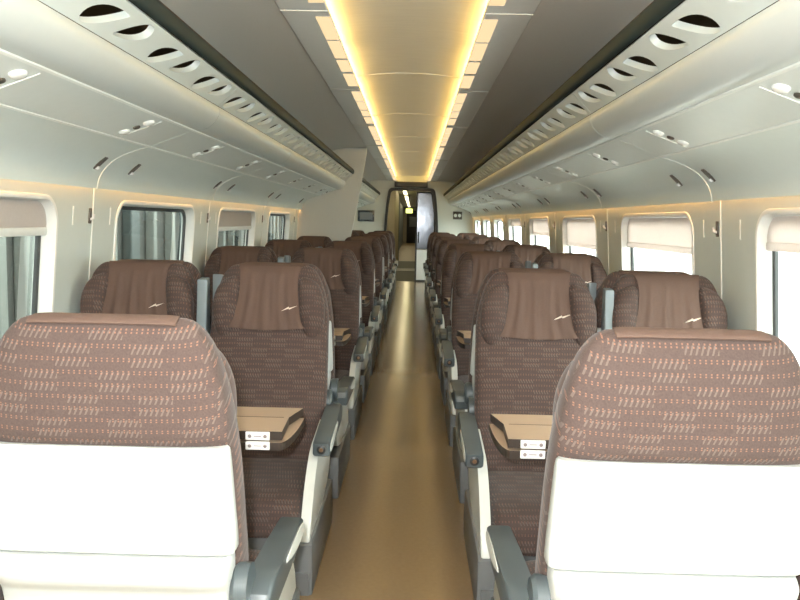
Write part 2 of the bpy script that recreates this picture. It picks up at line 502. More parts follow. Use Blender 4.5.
def place_seat(kind, local, x, y, rz, label, group):
    key = ('window', 1 if x > 0 else -1, local) if kind == 'window' else (kind, local)
    r = protos[key] if key not in used else copy_tree(protos[key])
    used.add(key)
    r.location = (x, y, 0); r.rotation_euler = (0, 0, rz)
    tag(r, label, 'seat', group)
    return r

XA, XW = 0.56, 1.125
FACE = {-1: 3.31, 1: 3.22}
AWAY = {-1: 1.605, 1: 1.585}
XS = {-1: 0.0, 1: 0.015}
Y_PART = 9.66
for sd in (-1, 1):
    for k in range(7):
        shift = 0.40 if (sd == -1 and k >= 4) else 0.0
        yf = FACE[sd] + P * k + shift
        ya = AWAY[sd] + P * k + shift
        for kind, x in (('aisle', XA), ('window', XW if sd == -1 else 1.093)):
            g = f'{kind} seats on the side with {SIDE[sd]}'
            beh = ' past the partition' if (sd == -1 and k >= 4) else ''
            if yf < Y_END - 0.4:
                place_seat(kind, -sd, sd * x + XS[sd], yf, 0.0,
                           f'{ORD[k]} brown {kind} seat facing us with a headrest cloth, by {SIDE[sd]}{beh}', g)
            if yf >= 0:
                place_seat('plain' if kind == 'window' and k == 0 else kind, sd, sd * x + (0.004 if sd == -1 else 0.010) * (k == 0) + XS[sd] + 0.004 * (sd == 1), ya, PI,
                           f'{ORD[k]} brown {kind} seat showing its back, by {SIDE[sd]}{beh}', g)
for key in protos:
    if key not in used: raise RuntimeError(key)

# ------------------------------------------------------------------ folding tables
def table_outline_low():
    pts = [(1.36, -0.15), (0.335, -0.15)]
    for i in range(9):
        t = i / 8; pts.append((0.335 - 0.033 * math.sin(t * PI / 2), -0.15 + 0.22 * (1 - math.cos(t * PI / 2))))
    pts += [(0.302, 0.15), (1.36, 0.15)]
    return pts
def table_outline_top(): return [(1.30, -0.149), (0.328, -0.149), (0.334, 0.02), (0.306, 0.149), (1.30, 0.149)]

def leaf_bm(pts, z0, z1, sd):
    bm = bmesh.new()
    q = [(p[0] * sd, p[1]) for p in pts]
    A = [bm.verts.new((*p, z0)) for p in q]; B = [bm.verts.new((*p, z1)) for p in q]
    bot = bm.faces.new(A[::-1]); top = bm.faces.new(B)
    bridge(bm, A, B)
    for f in bm.faces: f.material_index = 1
    top.material_index = 0
    return bm

def make_table(sd):
    t = empty('folding_table')
    obj('fixed_leaf', leaf_bm(table_outline_low(), 0.640, 0.664, sd), [M['table'], M['tedge']], t, smooth=False)
    bm = leaf_bm(table_outline_top(), 0.672, 0.698, sd)
    obj('folded_leaf', bm, [M['table'], M['tedge']], t, smooth=False)
    bm = bmesh.new(); a, b = sorted((sd * 0.35, sd * 1.29)); box(bm, a, b, 0.018, 0.0215, 0.6975, 0.6988); obj('groove', bm, M['tedge'], t, smooth=False)
    bm = bmesh.new(); a, b = sorted((sd * 0.40, sd * 1.28)); box(bm, a, b, -0.12, 0.12, 0.663, 0.673); obj('spacer', bm, M['tedge'], t, smooth=False)
    h = None
    for z0, z1 in ((0.672, 0.697), (0.6425, 0.6675)):
        bm = bmesh.new(); a, b = sorted((sd * 0.364, sd * 0.436)); box(bm, a, b, -0.156, -0.149, z0, z1, 0.0015, 1)
        h = obj('hinge_plate', bm, M['hinge'], t); h['label'] = 'white hinge plate with two screws'
        for xx in (0.377, 0.423):
            bm = bmesh.new(); disc(bm, (sd * xx, -0.156, (z0 + z1) / 2), 0.0055, 'y', -0.002, 14); obj('screw', bm, M['screw'], h)
        bm = bmesh.new(); a, b = sorted((sd * 0.389, sd * 0.411)); box(bm, a, b, -0.1568, -0.1555, (z0+z1)/2 - 0.0012, (z0+z1)/2 + 0.0012); obj('engraved_line', bm, M['screw'], h, smooth=False)
    bm = bmesh.new(); a, b = sorted((sd * 1.20, sd * 1.36)); prism(bm, [(-0.05, 0.0), (0.05, 0.0), (0.035, 0.06), (0.03, 0.62), (0.10, 0.642), (-0.10, 0.642), (-0.03, 0.62), (-0.035, 0.06)], 'x', a, b, 0.006)
    obj('support_leg', bm, M['base'], t)
    return t
for sd in (-1, 1):
    first = make_table(sd)
    for k in range(7):
        y = (FACE[sd] + AWAY[sd]) / 2 + P * k - (0.04 if sd == -1 else 0.03) + (0.40 if (sd == -1 and k >= 4) else 0.0)
        t = first if k == 0 else copy_tree(first)
        t.location = (0.012 if sd == 1 else 0, y, -0.010 if sd == -1 else -0.002)
        tag(t, f'beige folding table with white hinge plates, {ORD[k]} one by {SIDE[sd]}', 'table', f'folding tables by {SIDE[sd]}')

# ------------------------------------------------------------------ setting: floor, walls, windows
bm = bmesh.new(); box(bm, -1.47, 1.47, Y_BACK - 0.1, Y_END, -0.06, 0.0)
struct(obj('floor', bm, M['floor'], smooth=False))

TH = math.atan2(WALL_B[0] - WALL_T[0], WALL_T[1] - WALL_B[1])
WL = math.hypot(WALL_B[0] - WALL_T[0], WALL_T[1] - WALL_B[1])
def wall_mw(sd):
    """u along the coach, v up the slanted wall, n towards the aisle"""
    u = Vector((0, 1, 0)); v = Vector((-sd * math.sin(TH), 0, math.cos(TH))); n = Vector((-sd * math.cos(TH), 0, -math.sin(TH)))
    m = Matrix.Identity(4)
    for i, c in enumerate((u, v, n)):
        for r in range(3): m[r][i] = c[r]
    m[0][3], m[1][3], m[2][3] = sd * WALL_B[0], 0.0, WALL_B[1]
    return m
WIN_Y0, WIN_Y1 = 3.745, 4.985
WY1 = {-1: 5.075, 1: 5.01}
SL = {-1: 0.06, 1: 0.0}
def zv(z): return (z - WALL_B[1]) / math.cos(TH)
WV0, WV1 = zv(0.75), zv(1.378)
ks = list(range(KMIN, KEND))
for sd in (-1, 1):
    nm = 'left' if sd == -1 else 'right'
    mw = wall_mw(sd)
    holes = [rrect(WIN_Y0 + P * k, WY1[sd] + P * k, WV0, WV1, 0.10) for k in ks]
    w = holed_panel('wall_' + nm, [(Y_BACK - 0.1, -0.02), (Y_END + 0.1, -0.02), (Y_END + 0.1, WL), (Y_BACK - 0.1, WL)], holes, 0.02, M['wall'],
                    mw=mw @ Matrix.Translation((0, 0, -0.01)))
    struct(w)
    bm = bmesh.new(); a, b = sorted((sd * 1.43, sd * 1.46)); box(bm, a, b, Y_BACK - 0.1, Y_END + 0.1, 0, 0.60)
    struct(obj('wall_' + nm + '_dado', bm, M['wall'], smooth=False))
    bm = bmesh.new(); a, b = sorted((sd * 1.405, sd * 1.43)); box(bm, a, b, Y_BACK, Y_END, 0, 0.11, 0.006)
    struct(obj('baseboard_' + nm, bm, M['base']))

def clip_loop(loop, v):
    """the part of a closed outline above v"""
    out = []
    n = len(loop)
    for i in range(n):
        a, b = loop[i], loop[(i + 1) % n]
        if a[1] >= v: out.append(a)
        if (a[1] - v) * (b[1] - v) < 0:
            t = (v - a[1]) / (b[1] - a[1]); out.append((a[0] + t * (b[0] - a[0]), v))
    return out

BL = {-1: {-1: 1.262, 1: 1.245, 3: 1.2}, 1: {-1: 1.265, 0: 1.215, 1: 1.165, 2: 1.225, 3: 1.31}}
nwin = 0
for sd in (-1, 1):
    mw = wall_mw(sd)
    def loops(bm, k, seq, cap=False):
        prev = None
        for off, d in seq:
            r = rrect(WIN_Y0 + P*k - off, WY1[sd] + P*k + off, WV0 - off, WV1 + off, 0.10 + off)
            cur = ring(bm, [mw @ Vector((u, v, d)) for u, v in r])
            if prev: bridge(bm, prev, cur)
            prev = cur
        if cap: bm.faces.new(prev)
    for k in ks:
        nwin += 1
        wn = struct(empty('window_%d' % nwin))
        bm = bmesh.new(); loops(bm, k, [(0.018, -0.002), (0.016, 0.004), (0.004, 0.007), (-0.002, 0.005), (-0.016, -0.055), (-0.016, -0.075), (0.018, -0.075), (0.018, -0.002)])
        obj('frame', bm, M['frame'], wn)
        bm = bmesh.new(); loops(bm, k, [(-0.016, -0.050), (-0.020, -0.046), (-0.034, -0.050), (-0.036, -0.062)])
        obj('gasket', bm, M['gasket'], wn)
        bm = bmesh.new(); loops(bm, k, [(-0.015, -0.066)], True)
        obj('pane', bm, M['glass_l'], wn, smooth=False)
        if k in BL[sd]:
            b = empty('roller_blind')
            zb = zv(BL[sd][k])
            lp = clip_loop(rrect(WIN_Y0 + P*k + 0.013, WY1[sd] + P*k - 0.013, WV0 + 0.013, WV1 - 0.013, 0.09), zb)
            bm = bmesh.new()
            A = ring(bm, [mw @ Vector((u, v, -0.030)) for u, v in lp]); B = ring(bm, [mw @ Vector((u, v, -0.034)) for u, v in lp])
            bm.faces.new(A); bm.faces.new(B[::-1]); bridge(bm, A, B)
            obj('blind_fabric', bm, M['blind'], b, smooth=False)
            bm = bmesh.new(); box(bm, WIN_Y0 + P*k + 0.014, WY1[sd] + P*k - 0.014, zb - 0.030, zb + 0.003, -0.040, -0.024, 0.005)
            bm.transform(mw); obj('bottom_bar', bm, M['frame'] if sd == -1 else M['blind'], b)
            tag(b, f'beige roller blind partly lowered, over the {ORD[k+1]} of the {SIDE[sd]}', 'blind', f'roller blinds over the {SIDE[sd]}')
    # joints between the wall panels and the small coat hooks beside them
    for i, k in enumerate(range(-1, KEND)):
        y = S0 + P * k + SL[sd]
        bm = bmesh.new(); box(bm, y - 0.004, y + 0.004, 0, WL, -0.001, 0.004); bm.transform(mw)
        struct(obj('trim_%d' % (i + 1 + (0 if sd == -1 else 20)), bm, M['joint'], smooth=False))
        if k >= 0:
            hk = empty('coat_hook', mw @ Vector((y + (-0.03 if sd == -1 else 0.035), zv(1.315), 0)))
            mloc = Matrix.Translation(hk.location).inverted() @ mw @ Matrix.Translation((y + (-0.03 if sd == -1 else 0.035), zv(1.315), 0))
            bm = bmesh.new(); box(bm, -0.013, 0.013, -0.034, 0.034, -0.001, 0.006, 0.003); bm.transform(mloc); obj('back_plate', bm, M['hook'], hk)
            bm = bmesh.new(); prism(bm, [(-0.02, 0.004), (-0.012, 0.022), (0.008, 0.024), (0.010, 0.019), (-0.006, 0.016), (-0.008, 0.004)], 'x', -0.005, 0.005, 0.001, 1); bm.transform(mloc); obj('peg', bm, M['hinge'], hk)
            tag(hk, f'small dark coat hook on the wall joint, {ORD[k]} one between the {SIDE[sd]}', 'hook', f'wall coat hooks between the {SIDE[sd]}')
            for q, du in enumerate((-0.20, 0.20)):
                bm = bmesh.new(); box(bm, y + du - 0.006, y + du + 0.006, zv(1.275), zv(1.355), -0.001, 0.003, 0.002, 1); bm.transform(mw)
                struct(obj('trim_%d' % (40 + i * 2 + q + (0 if sd == -1 else 40)), bm, M['joint'], smooth=False))

# ------------------------------------------------------------------ luggage racks
Z0 = CAM.z
PR = {'wall': (1.33, Z0 + 0.113), 'low': (1.10, Z0 + 0.297), 'mid': (0.905, Z0 + 0.368), 'top': (0.800, Z0 + 0.474), 'rail': (0.712, Z0 + 0.557)}
def strip(bm, prof, y0, y1, sd, close=False):
    A = [bm.verts.new((sd * x, y0, z)) for x, z in prof]; B = [bm.verts.new((sd * x, y1, z)) for x, z in prof]
    n = len(prof)
    for i in range(n if close else n - 1):
        j = (i + 1) % n
        bm.faces.new((A[i], A[j], B[j], B[i]))
    if close: bm.faces.new(A[::-1]); bm.faces.new(B)

def bez(p0, p1, p2, n=10):
    return [tuple((1-t)**2*a + 2*(1-t)*t*b + t*t*c for a, b, c in zip(p0, p1, p2)) for t in [i/n for i in range(n+1)]]
def offs(prof, d):
    """close an open profile into a shell of thickness d (away from the coach interior)"""
    back = []
    for i, p in enumerate(prof):
        a = prof[max(0, i-1)]; b = prof[min(len(prof)-1, i+1)]
        tx, tz = b[0]-a[0], b[1]-a[1]; l = math.hypot(tx, tz) or 1
        back.append((p[0] + tz/l*d, p[1] - tx/l*d))
    return prof + back[::-1]

def under_prof(): return bez(PR['wall'], (1.318, Z0 + 0.250), PR['low'], 12)
def nose_prof():
    a, b = PR['mid'], PR['top']
    return bez((a[0], a[1] + 0.006), (0.842, a[1] - 0.004), (0.806, Z0 + 0.418), 8) + bez((0.806, Z0 + 0.418), (0.783, Z0 + 0.452), (b[0], b[1] - 0.001), 6)[1:]

def teardrop(cu, cv, L, W, far, tilt=math.radians(19)):
    """half-drop slot: blunt at one end (the far one if far), pointed at the other, its axis tilted across the panel"""
    pts = []
    n = 28
    for i in range(n):
        a = 2 * PI * i / n
        x, s = -math.cos(a), math.sin(a)
        w = W * 0.5 * math.copysign(abs(s) ** 0.9, s) * (0.5 * (1 - x) + 0.10) ** 0.6 * 1.15
        if s < 0: w *= 0.75
        u = (-x if far else x) * L / 2
        pts.append((cu + u * math.cos(tilt) - w * math.sin(tilt), cv + u * math.sin(tilt) + w * math.cos(tilt)))
    return pts

def make_rack(sd, y0, y1, name='luggage_rack'):
    r = empty(name, (sd * 1.2, y0, Z0 + 0.2))
    L = y1 - y0; g = 0.003
    T = Matrix.Translation((-sd * 1.2, -y0, -(Z0 + 0.2)))
    def part(nm, bm, m, par=r, **kw):
        bm.transform(T); return obj(nm, bm, m, par, **kw)
    bm = bmesh.new(); strip(bm, offs(under_prof(), 0.012), y0 + g, y1 - g, sd, True); part('underside_panel', bm, M['under'])
    bm = bmesh.new(); strip(bm, offs([(x - 0.0015, z - 0.0015) for x, z in under_prof()], 0.008), y0 + 0.0005, y0 + 0.006, sd, True); part('cross_joint', bm, M['joint'])
    lo, mi = PR['low'], PR['mid']
    bm = bmesh.new(); strip(bm, offs([(lo[0] - 0.006, lo[1] + 0.003), ((lo[0]+mi[0])/2, (lo[1]+mi[1])/2 + 0.002), (mi[0] + 0.004, mi[1] + 0.001)], 0.012), y0 + g, y1 - g, sd, True)
    lp = part('lamp_panel', bm, M['lamp_panel'])
    bm = bmesh.new(); strip(bm, [(lo[0] - 0.004, lo[1] - 0.0005), (lo[0] + 0.004, lo[1] - 0.004), (lo[0] + 0.004, lo[1] + 0.010), (lo[0] - 0.004, lo[1] + 0.012)], y0, y1, sd, True)
    part('joint_strip', bm, M['joint'])
    bm = bmesh.new(); strip(bm, [(mi[0] + 0.006, mi[1] - 0.003), (mi[0] - 0.002, mi[1] + 0.001), (mi[0] - 0.002, mi[1] + 0.012), (mi[0] + 0.006, mi[1] + 0.010)], y0, y1, sd, True)
    part('joint_strip', bm, M['joint'])
    bm = bmesh.new(); strip(bm, offs(nose_prof(), 0.014), y0 + g, y1 - g, sd, True); part('nose_roll', bm, M['nose'])
    # pierced panel
    to, ra = PR['top'], PR['rail']
    ux, uz = (ra[0] - to[0]), (ra[1] - to[1]); W = math.hypot(ux, uz); ux /= W; uz /= W
    holes = []
    q = P / 4
    n = int(round(L / q)) if L > q else 1
    q = L / n
    for i in range(n):
        c = q * (i + 0.5)
        if L < 0.5:
            holes.append(teardrop(c, W * 0.48, 0.16, 0.075, False)); continue
        holes.append(teardrop(c - 0.098, W * 0.48, 0.215, 0.080, False))
        holes.append(teardrop(c + 0.098, W * 0.48, 0.195, 0.076, True))
    m = Matrix.Identity(4)
    for c, v in enumerate((Vector((0, 1, 0)), Vector((sd * ux, 0, uz)), Vector((-sd * uz, 0, ux)))):
        for rr in range(3): m[rr][c] = v[rr]
    m[0][3], m[1][3], m[2][3] = sd * to[0], y0, to[1]
    nrm = Vector((sd * -uz, 0, ux))
    holed_panel('grille_panel', [(g, 0.001), (L - g, 0.001), (L - g, W), (g, W)], holes, 0.022, M['grille'], r, T @ m @ Matrix.Translation((0, 0, -0.011 if nrm.z < 0 else 0.011)))
    # rack floor, and a dark sheet added so the holes show shade
    bm = bmesh.new(); strip(bm, offs([(PR['top'][0] + 0.035, PR['top'][1] + 0.02), (1.00, PR['mid'][1] + 0.04), (1.30, PR['mid'][1] + 0.05)], 0.006), y0 + g, y1 - g, sd, True); part('rack_floor', bm, M['bin'])
    bm = bmesh.new(); strip(bm, offs([(1.318, PR['mid'][1] + 0.05), (1.335, Z0 + 0.50), (1.235, Z0 + 0.670), (1.03, Z0 + 0.808), (0.965, Z0 + 0.824)], 0.004), y0 + g, y1 - g, sd, True); part('shade_lining', bm, M['bin'])
    # reading lamps: lamp, switch, lamp across the panel, two sets in a bay
    for f in ((0.57, 1.55) if L > 1.7 else (L * 0.5,)):
        if f > L - 0.1: continue
        dx, dz = lo[0] - mi[0], lo[1] - mi[1]; l = math.hypot(dx, dz); dx /= l; dz /= l
        def pad(nm, t0, hu, hv, m_, dome, par):
            cx, cz = mi[0] + dx * t0, mi[1] + dz * t0
            bm = bmesh.new(); rs = []
            nx, nz = dz, -dx       # towards the aisle and down
            for sc_, dd in ((1, -0.003), (1, 0.002), (0.85, 0.002 + dome * 0.6), (0.45, 0.002 + dome)):
                rs.append([(sd * (cx + dx * hv * sc_ * math.cos(a) + nx * dd), y0 + f + hu * sc_ * math.sin(a), cz + dz * hv * sc_ * math.cos(a) + nz * dd) for a in [2*PI*i/20 for i in range(20)]])
            loft(bm, rs); return part(nm, bm, m_, par)
        pad('reading_lamp', 0.055, 0.030, 0.022, M['lens'], 0.008, r)
        pad('lamp_switch', 0.105, 0.016, 0.014, M['hook'], 0.004, r)
        pad('reading_lamp', 0.155, 0.030, 0.022, M['lens'], 0.008, r)
        bm = bmesh.new()
        A = [(mi[0] + dx * 0.02, mi[1] + dz * 0.02), (mi[0] + dx * 0.19, mi[1] + dz * 0.19)]
        strip(bm, [A[0], A[1], (A[1][0] + dz * 0.003, A[1][1] - dx * 0.003), (A[0][0] + dz * 0.003, A[0][1] - dx * 0.003)], y0 + f + 0.046, y0 + f + 0.050, sd, True); part('cross_joint', bm, M['joint'], smooth=False)
    # two coat hooks under the rack
    up = under_prof()
    for f in (-0.0,):
        pass
    for yy in (y0 + 0.30, y1 - 0.10):
        if L < 1.7 or yy < y0: continue
        a, b = up[4], up[7]
        tx, tz = b[0]-a[0], b[1]-a[1]; l = math.hypot(tx, tz); tx /= l; tz /= l
        nx, nz = -tz, tx
        if nx > 0: nx, nz = -nx, -nz
        bm = bmesh.new()
        c = [(a[0] + nx*-0.004, a[1] + nz*-0.004), (b[0] + nx*-0.004, b[1] + nz*-0.004), (b[0] + nx*0.006, b[1] + nz*0.006), (a[0] + nx*0.006, a[1] + nz*0.006)]
        strip(bm, c, yy - 0.012, yy + 0.012, sd, True); h = part('coat_hook', bm, M['hook'], smooth=False)
        bm = bmesh.new()
        strip(bm, [(a[0] + nx*0.004, a[1] + nz*0.004), (a[0] + tx*0.02 + nx*0.004, a[1] + tz*0.02 + nz*0.004), (a[0] + tx*0.02 + nx*0.016, a[1] + tz*0.02 + nz*0.016), (a[0] + tx*0.01 + nx*0.016, a[1] + tz*0.01 + nz*0.016)], yy - 0.006, yy + 0.006, sd, True)
        part('peg', bm, M['hinge'], h, smooth=False)
    return r

PT = 0.05   # partition thickness
for sd in (-1, 1):
    std = None
    for k in range(-1, KEND):
        y0, y1 = S0 + P * k, S0 + P * (k + 1)
        lab = f'pale overhead rack section with teardrop holes, {ORD[k+1]} one above the {SIDE[sd]}'
        if sd == -1 and k == 3:
            r = make_rack(sd, y0, Y_PART - 0.002); tag(r, 'short overhead rack section just before the white partition', 'luggage rack', 'overhead racks above the ' + SIDE[sd])
            r = make_rack(sd, Y_PART + PT + 0.002, y1)
            lab = 'overhead rack section just behind the white partition'
        elif std is None:
            r = std = make_rack(sd, y0, y1)
        else:
            r = copy_tree(std); r.location = (sd * 1.2, y0, Z0 + 0.2)
        tag(r, lab, 'luggage rack', 'overhead racks above the ' + SIDE[sd])
    # the dark rail along the rack edge
    segs = [(S0 - P, Y_END)] if sd == 1 else [(S0 - P, Y_PART - 0.002), (Y_PART + PT + 0.002, Y_END)]
    for i, (a, b) in enumerate(segs):
        bm = bmesh.new()
        ra = PR['rail']
        prof = smooth_poly([(ra[0] + 0.002, ra[1] + 0.004), (ra[0] - 0.020, ra[1] + 0.010), (ra[0] - 0.024, ra[1] + 0.050), (ra[0] - 0.006, ra[1] + 0.066), (ra[0] + 0.022, ra[1] + 0.066), (ra[0] + 0.024, ra[1] + 0.044)], 2)
        strip(bm, prof, a, b, sd, True)
        rl = empty('rack_rail', (sd * ra[0], a, ra[1]))
        bm.transform(Matrix.Translation((-sd * ra[0], -a, -ra[1]))); obj('rail_tube', bm, M['rail'], rl)
        bm = bmesh.new(); strip(bm, [(ra[0] - 0.019, ra[1] + 0.056), (ra[0] - 0.011, ra[1] + 0.066), (ra[0] + 0.01, ra[1] + 0.069), (ra[0] + 0.01, ra[1] + 0.060)], a, b, sd, True)  # strip coloured as warm cove light along the rail top
        bm.transform(Matrix.Translation((-sd * ra[0], -a, -ra[1]))); obj('painted_glow_strip', bm, M['railtop'], rl)
        tag(rl, ('long dark rail along the rack edge, on the side with ' + SIDE[sd]) if i == 0 else 'short dark rack rail behind the white partition', 'rail')
    # plain racks behind the camera
    bm = bmesh.new()
    strip(bm, offs(under_prof() + [PR['mid']] + nose_prof() + [PR['rail']], 0.012), Y_BACK, S0 - P - 0.005, sd, True)
    struct(obj('trim_%d' % (101 if sd == -1 else 102), bm, M['rack']))
    # concealed warm lamp behind the lower rack edge, shining down the wall
    bm = bmesh.new(); strip(bm, [(1.338, Z0 + 0.205), (1.350, Z0 + 0.205), (1.350, Z0 + 0.212), (1.338, Z0 + 0.212)], Y_BACK + 0.1, Y_END - 0.05, sd, True)
    o = obj('wall_wash_lamp', bm, M['val'], smooth=False); tag(o, f'thin warm lamp behind the rack edge above the {SIDE[sd]}', 'lamp')

# ------------------------------------------------------------------ ceiling
ZC = Z0 + 0.890
for sd in (-1, 1):
    nm = 'left' if sd == -1 else 'right'
    bm = bmesh.new()
    strip(bm, offs([(0.540, ZC + 0.004), (0.80, ZC - 0.010), (1.05, ZC - 0.06), (1.26, ZC - 0.20), (1.36, ZC - 0.38), (1.37, Z0 + 0.16)], -0.02), Y_BACK - 0.1, Y_END, sd, True)
    struct(obj('ceiling_outer_' + nm, bm, M['ceil']))
    bm = bmesh.new()
    strip(bm, [(0.330, ZC - 0.004), (0.336, ZC + 0.012), (0.538, ZC + 0.014), (0.538, ZC - 0.006), (0.533, ZC - 0.010), (0.336, ZC - 0.010)], Y_BACK - 0.1, Y_END, sd, True)
    struct(obj('ceiling_inner_' + nm, bm, M['ceil_in']))
    bm = bmesh.new()
    strip(bm, [(0.395, ZC + 0.016), (0.395, ZC + 0.13), (0.405, ZC + 0.13), (0.405, ZC + 0.016)], Y_BACK - 0.1, Y_END, sd, True)
    struct(obj('trim_%d' % (103 if sd == -1 else 104), bm, M['ceil_in'], smooth=False))
bm = bmesh.new()
prof = [(0.40 - 0.8 * i / 16, ZC + 0.066 + 0.036 * (1 - ((i - 8) / 8) ** 2)) for i in range(17)]
strip(bm, offs(prof, 0.012) , Y_BACK - 0.1, Y_END, 1, True)
struct(obj('ceiling', bm, M['metal']))
for k in range(-1, KEND):
    for j, f in enumerate((0.0,)):
        y = S0 + P * k
        if y > Y_END - 0.1: continue
        bm = bmesh.new(); strip(bm, [(x, z - 0.0025) for x, z in prof[1:-1]] + [(x, z + 0.002) for x, z in prof[1:-1][::-1]], y - 0.006, y + 0.006, 1, True)
        struct(obj('trim_%d' % (200 + 2 * (k + 1) + j), bm, M['seam']))

def make_light(sd):
    t = empty('ceiling_light', (0, 0, 0))
    # lit cells in the panel edge and the tube above them that washes the middle of the ceiling
    for a, b in ((0.10, 0.52), (0.56, 0.96), (1.02, 1.34), (1.42, 1.84)):
        bm = bmesh.new()
        strip(bm, smooth_rect(0.334, 0.398, ZC - 0.0135, ZC - 0.008), a, b, sd, True)
        obj('diffuser', bm, M['cell'], t, smooth=False)
    bm = bmesh.new()
    c = [(0.362 + 0.012 * math.cos(2*PI*i/12), ZC + 0.032 + 0.012 * math.sin(2*PI*i/12)) for i in range(12)]
    for a, b in ((0.04, 0.93), (1.02, 1.91)):
        strip(bm, c, a, b, sd, True)
    obj('lamp_tube', bm, M['warm'], t)
    bm = bmesh.new(); strip(bm, [(0.333, ZC - 0.014), (0.535, ZC - 0.014), (0.535, ZC - 0.008), (0.333, ZC - 0.008)], 0.0, 0.010, sd, True)
    obj('cross_strip', bm, M['seam'], t, smooth=False)
    return t
def smooth_rect(x0, x1, z0, z1): return [(x0, z1), (x0, z0 + 0.001), (x0 + 0.003, z0), (x1 - 0.003, z0), (x1, z0 + 0.001), (x1, z1)]
for sd in (-1, 1):
    pr = make_light(sd)
    for i, k in enumerate(range(-1, KEND)):
        t = pr if i == 0 else copy_tree(pr)
        t.location = (0, S0 + P * k, 0)
        tag(t, f'warm lit strip along the ceiling, {ORD[i]} length from here on the side with {SIDE[sd]}', 'ceiling light', 'ceiling lights on the side with ' + SIDE[sd])
    bm = bmesh.new()
    strip(bm, [(0.350, ZC + 0.02), (0.374, ZC + 0.02), (0.374, ZC + 0.044), (0.350, ZC + 0.044)], Y_BACK, S0 - P - 0.05, sd, True)
    o = obj('cove_lamp', bm, M['warm'], smooth=False); tag(o, f'warm cove lamp tube continuing overhead above the {SIDE[sd]}', 'lamp')

# ------------------------------------------------------------------ partition, end wall, door
def wall_profile():
    pts = [(1.43, 0.0), (1.43, 0.60), (1.362, 1.50), (1.36, ZC - 0.38), (1.26, ZC - 0.20), (1.05, ZC - 0.06), (0.80, ZC - 0.010)]
    return pts
bm = bmesh.new()
inner = bez((0.535, ZC + 0.0), (0.60, 1.72), (0.735, 1.06), 10) + bez((0.735, 1.06), (0.80, 0.70), (0.84, 0.0), 6)[1:]
pp = [(-x, z) for x, z in wall_profile() + inner]
prism(bm, pp, 'y', Y_PART, Y_PART + PT, 0.012, 3)
struct(obj('partition', bm, M['part']))

def arch(hw0, hw1, z1, r=0.10):
    """door outline: wide near the waist, narrowing to the top"""
    right = [(hw0, 0.0), (hw0, 0.9)] + bez((hw0, 0.9), (hw0 - 0.01, 1.5), (hw1, z1 - r), 8)[1:] + bez((hw1, z1 - r), (hw1 - 0.01, z1), (hw1 - r, z1), 5)[1:]
    return right + [(-x, z) for x, z in right[::-1]]
XD = 0.0
ew_hole = arch(0.58, 0.50, 2.02)
outer = [(x, z) for x, z in wall_profile()] + [(0.5, ZC + 0.14)]
outer = outer + [(-x, z) for x, z in outer[::-1]]
# end wall around the doorway (outline runs up one side, over, and back around the opening)
poly = outer + ew_hole[::-1]
mx = Matrix(((1,0,0,0),(0,0,-1,Y_END + 0.03),(0,1,0,0),(0,0,0,1)))
ew = holed_panel('wall_end', poly, [], 0.06, M['endwall'], mw=mx); struct(ew)
d = struct(empty('door_1', (0, Y_END, 0)))
def ringframe(bm, a, b, y0, y1):
    A0 = ring(bm, [(x, y0, z) for x, z in a]); B0 = ring(bm, [(x, y0, z) for x, z in b]); A1 = ring(bm, [(x, y1, z) for x, z in a]); B1 = ring(bm, [(x, y1, z) for x, z in b])
    n = len(a)
    for p, q in ((A0, B0), (B0, B1), (B1, A1), (A1, A0)):
        for i in range(n - 1): bm.faces.new((p[i], p[i+1], q[i+1], q[i]))
bm = bmesh.new(); ringframe(bm, arch(0.60, 0.52, 2.045, 0.11), arch(0.545, 0.465, 1.985, 0.09), -0.035, 0.09); obj('frame', bm, M['dark'], d)
# sliding leaf parked in the doorway
leaf = empty('sliding_door', (0, Y_END + 0.07, 0))
def leaf_out(e): return [(0.10 + e, 0.0 + e), (0.54 - e, 0.0 + e), (0.54 - e, 0.9), (0.525 - e, 1.5), (0.47 - e, 1.93 - e), (0.44 - e, 1.975 - e), (0.10 + e, 1.975 - e)]
bm = bmesh.new(); 
A, B = leaf_out(0), leaf_out(0.035)
def closed_frame(bm, a, b, y0, y1):
    ringframe(bm, a + a[:1], b + b[:1], y0, y1)
closed_frame(bm, A, B, -0.02, 0.02); obj('leaf_frame', bm, M['dark'], leaf, smooth=False)
bm = bmesh.new(); prism(bm, [(0.135, 0.72), (0.505, 0.72), (0.505, 0.9), (0.49, 1.5), (0.435, 1.89), (0.405, 1.94), (0.135, 1.94)], 'y', -0.008, 0.008); obj('glass_panel', bm, M['steel'], leaf, smooth=False)
bm = bmesh.new(); prism(bm, [(0.135, 0.035), (0.505, 0.035), (0.505, 0.70), (0.135, 0.70)], 'y', -0.014, 0.014); obj('kick_panel', bm, M['frame'], leaf, smooth=False)
bm = bmesh.new(); box(bm, 0.15, 0.18, -0.045, -0.012, 0.85, 1.10, 0.006); obj('handle', bm, M['black'], leaf)
tag(leaf, 'half-open shiny sliding door leaf in the far doorway', 'door')
hd = empty('display_box', (-0.02, Y_END - 0.10, 2.12))
bm = bmesh.new(); box(bm, -0.36, 0.36, 0.0, 0.10, -0.06, 0.055, 0.008); obj('housing', bm, M['dark'], hd)
bm = bmesh.new(); box(bm, -0.32, 0.32, -0.003, 0.002, -0.035, 0.03); obj('display_face', bm, M['black'], hd, smooth=False)
tag(hd, 'long dark display box above the far doorway', 'display')
sg = empty('wall_plaque', (-0.98, Y_END, 1.40))
bm = bmesh.new(); box(bm, -0.19, 0.17, -0.015, 0.0, -0.10, 0.14, 0.01); obj('plate', bm, M['steel'], sg)
bm = bmesh.new(); box(bm, -0.15, 0.13, -0.018, -0.013, -0.06, 0.10); obj('poster_face', bm, M['bluegrey'], sg, smooth=False)
tag(sg, 'shiny grey plaque on the end wall past the white partition', 'sign')
sg = empty('warning_sign', (1.01, Y_END, 1.47))
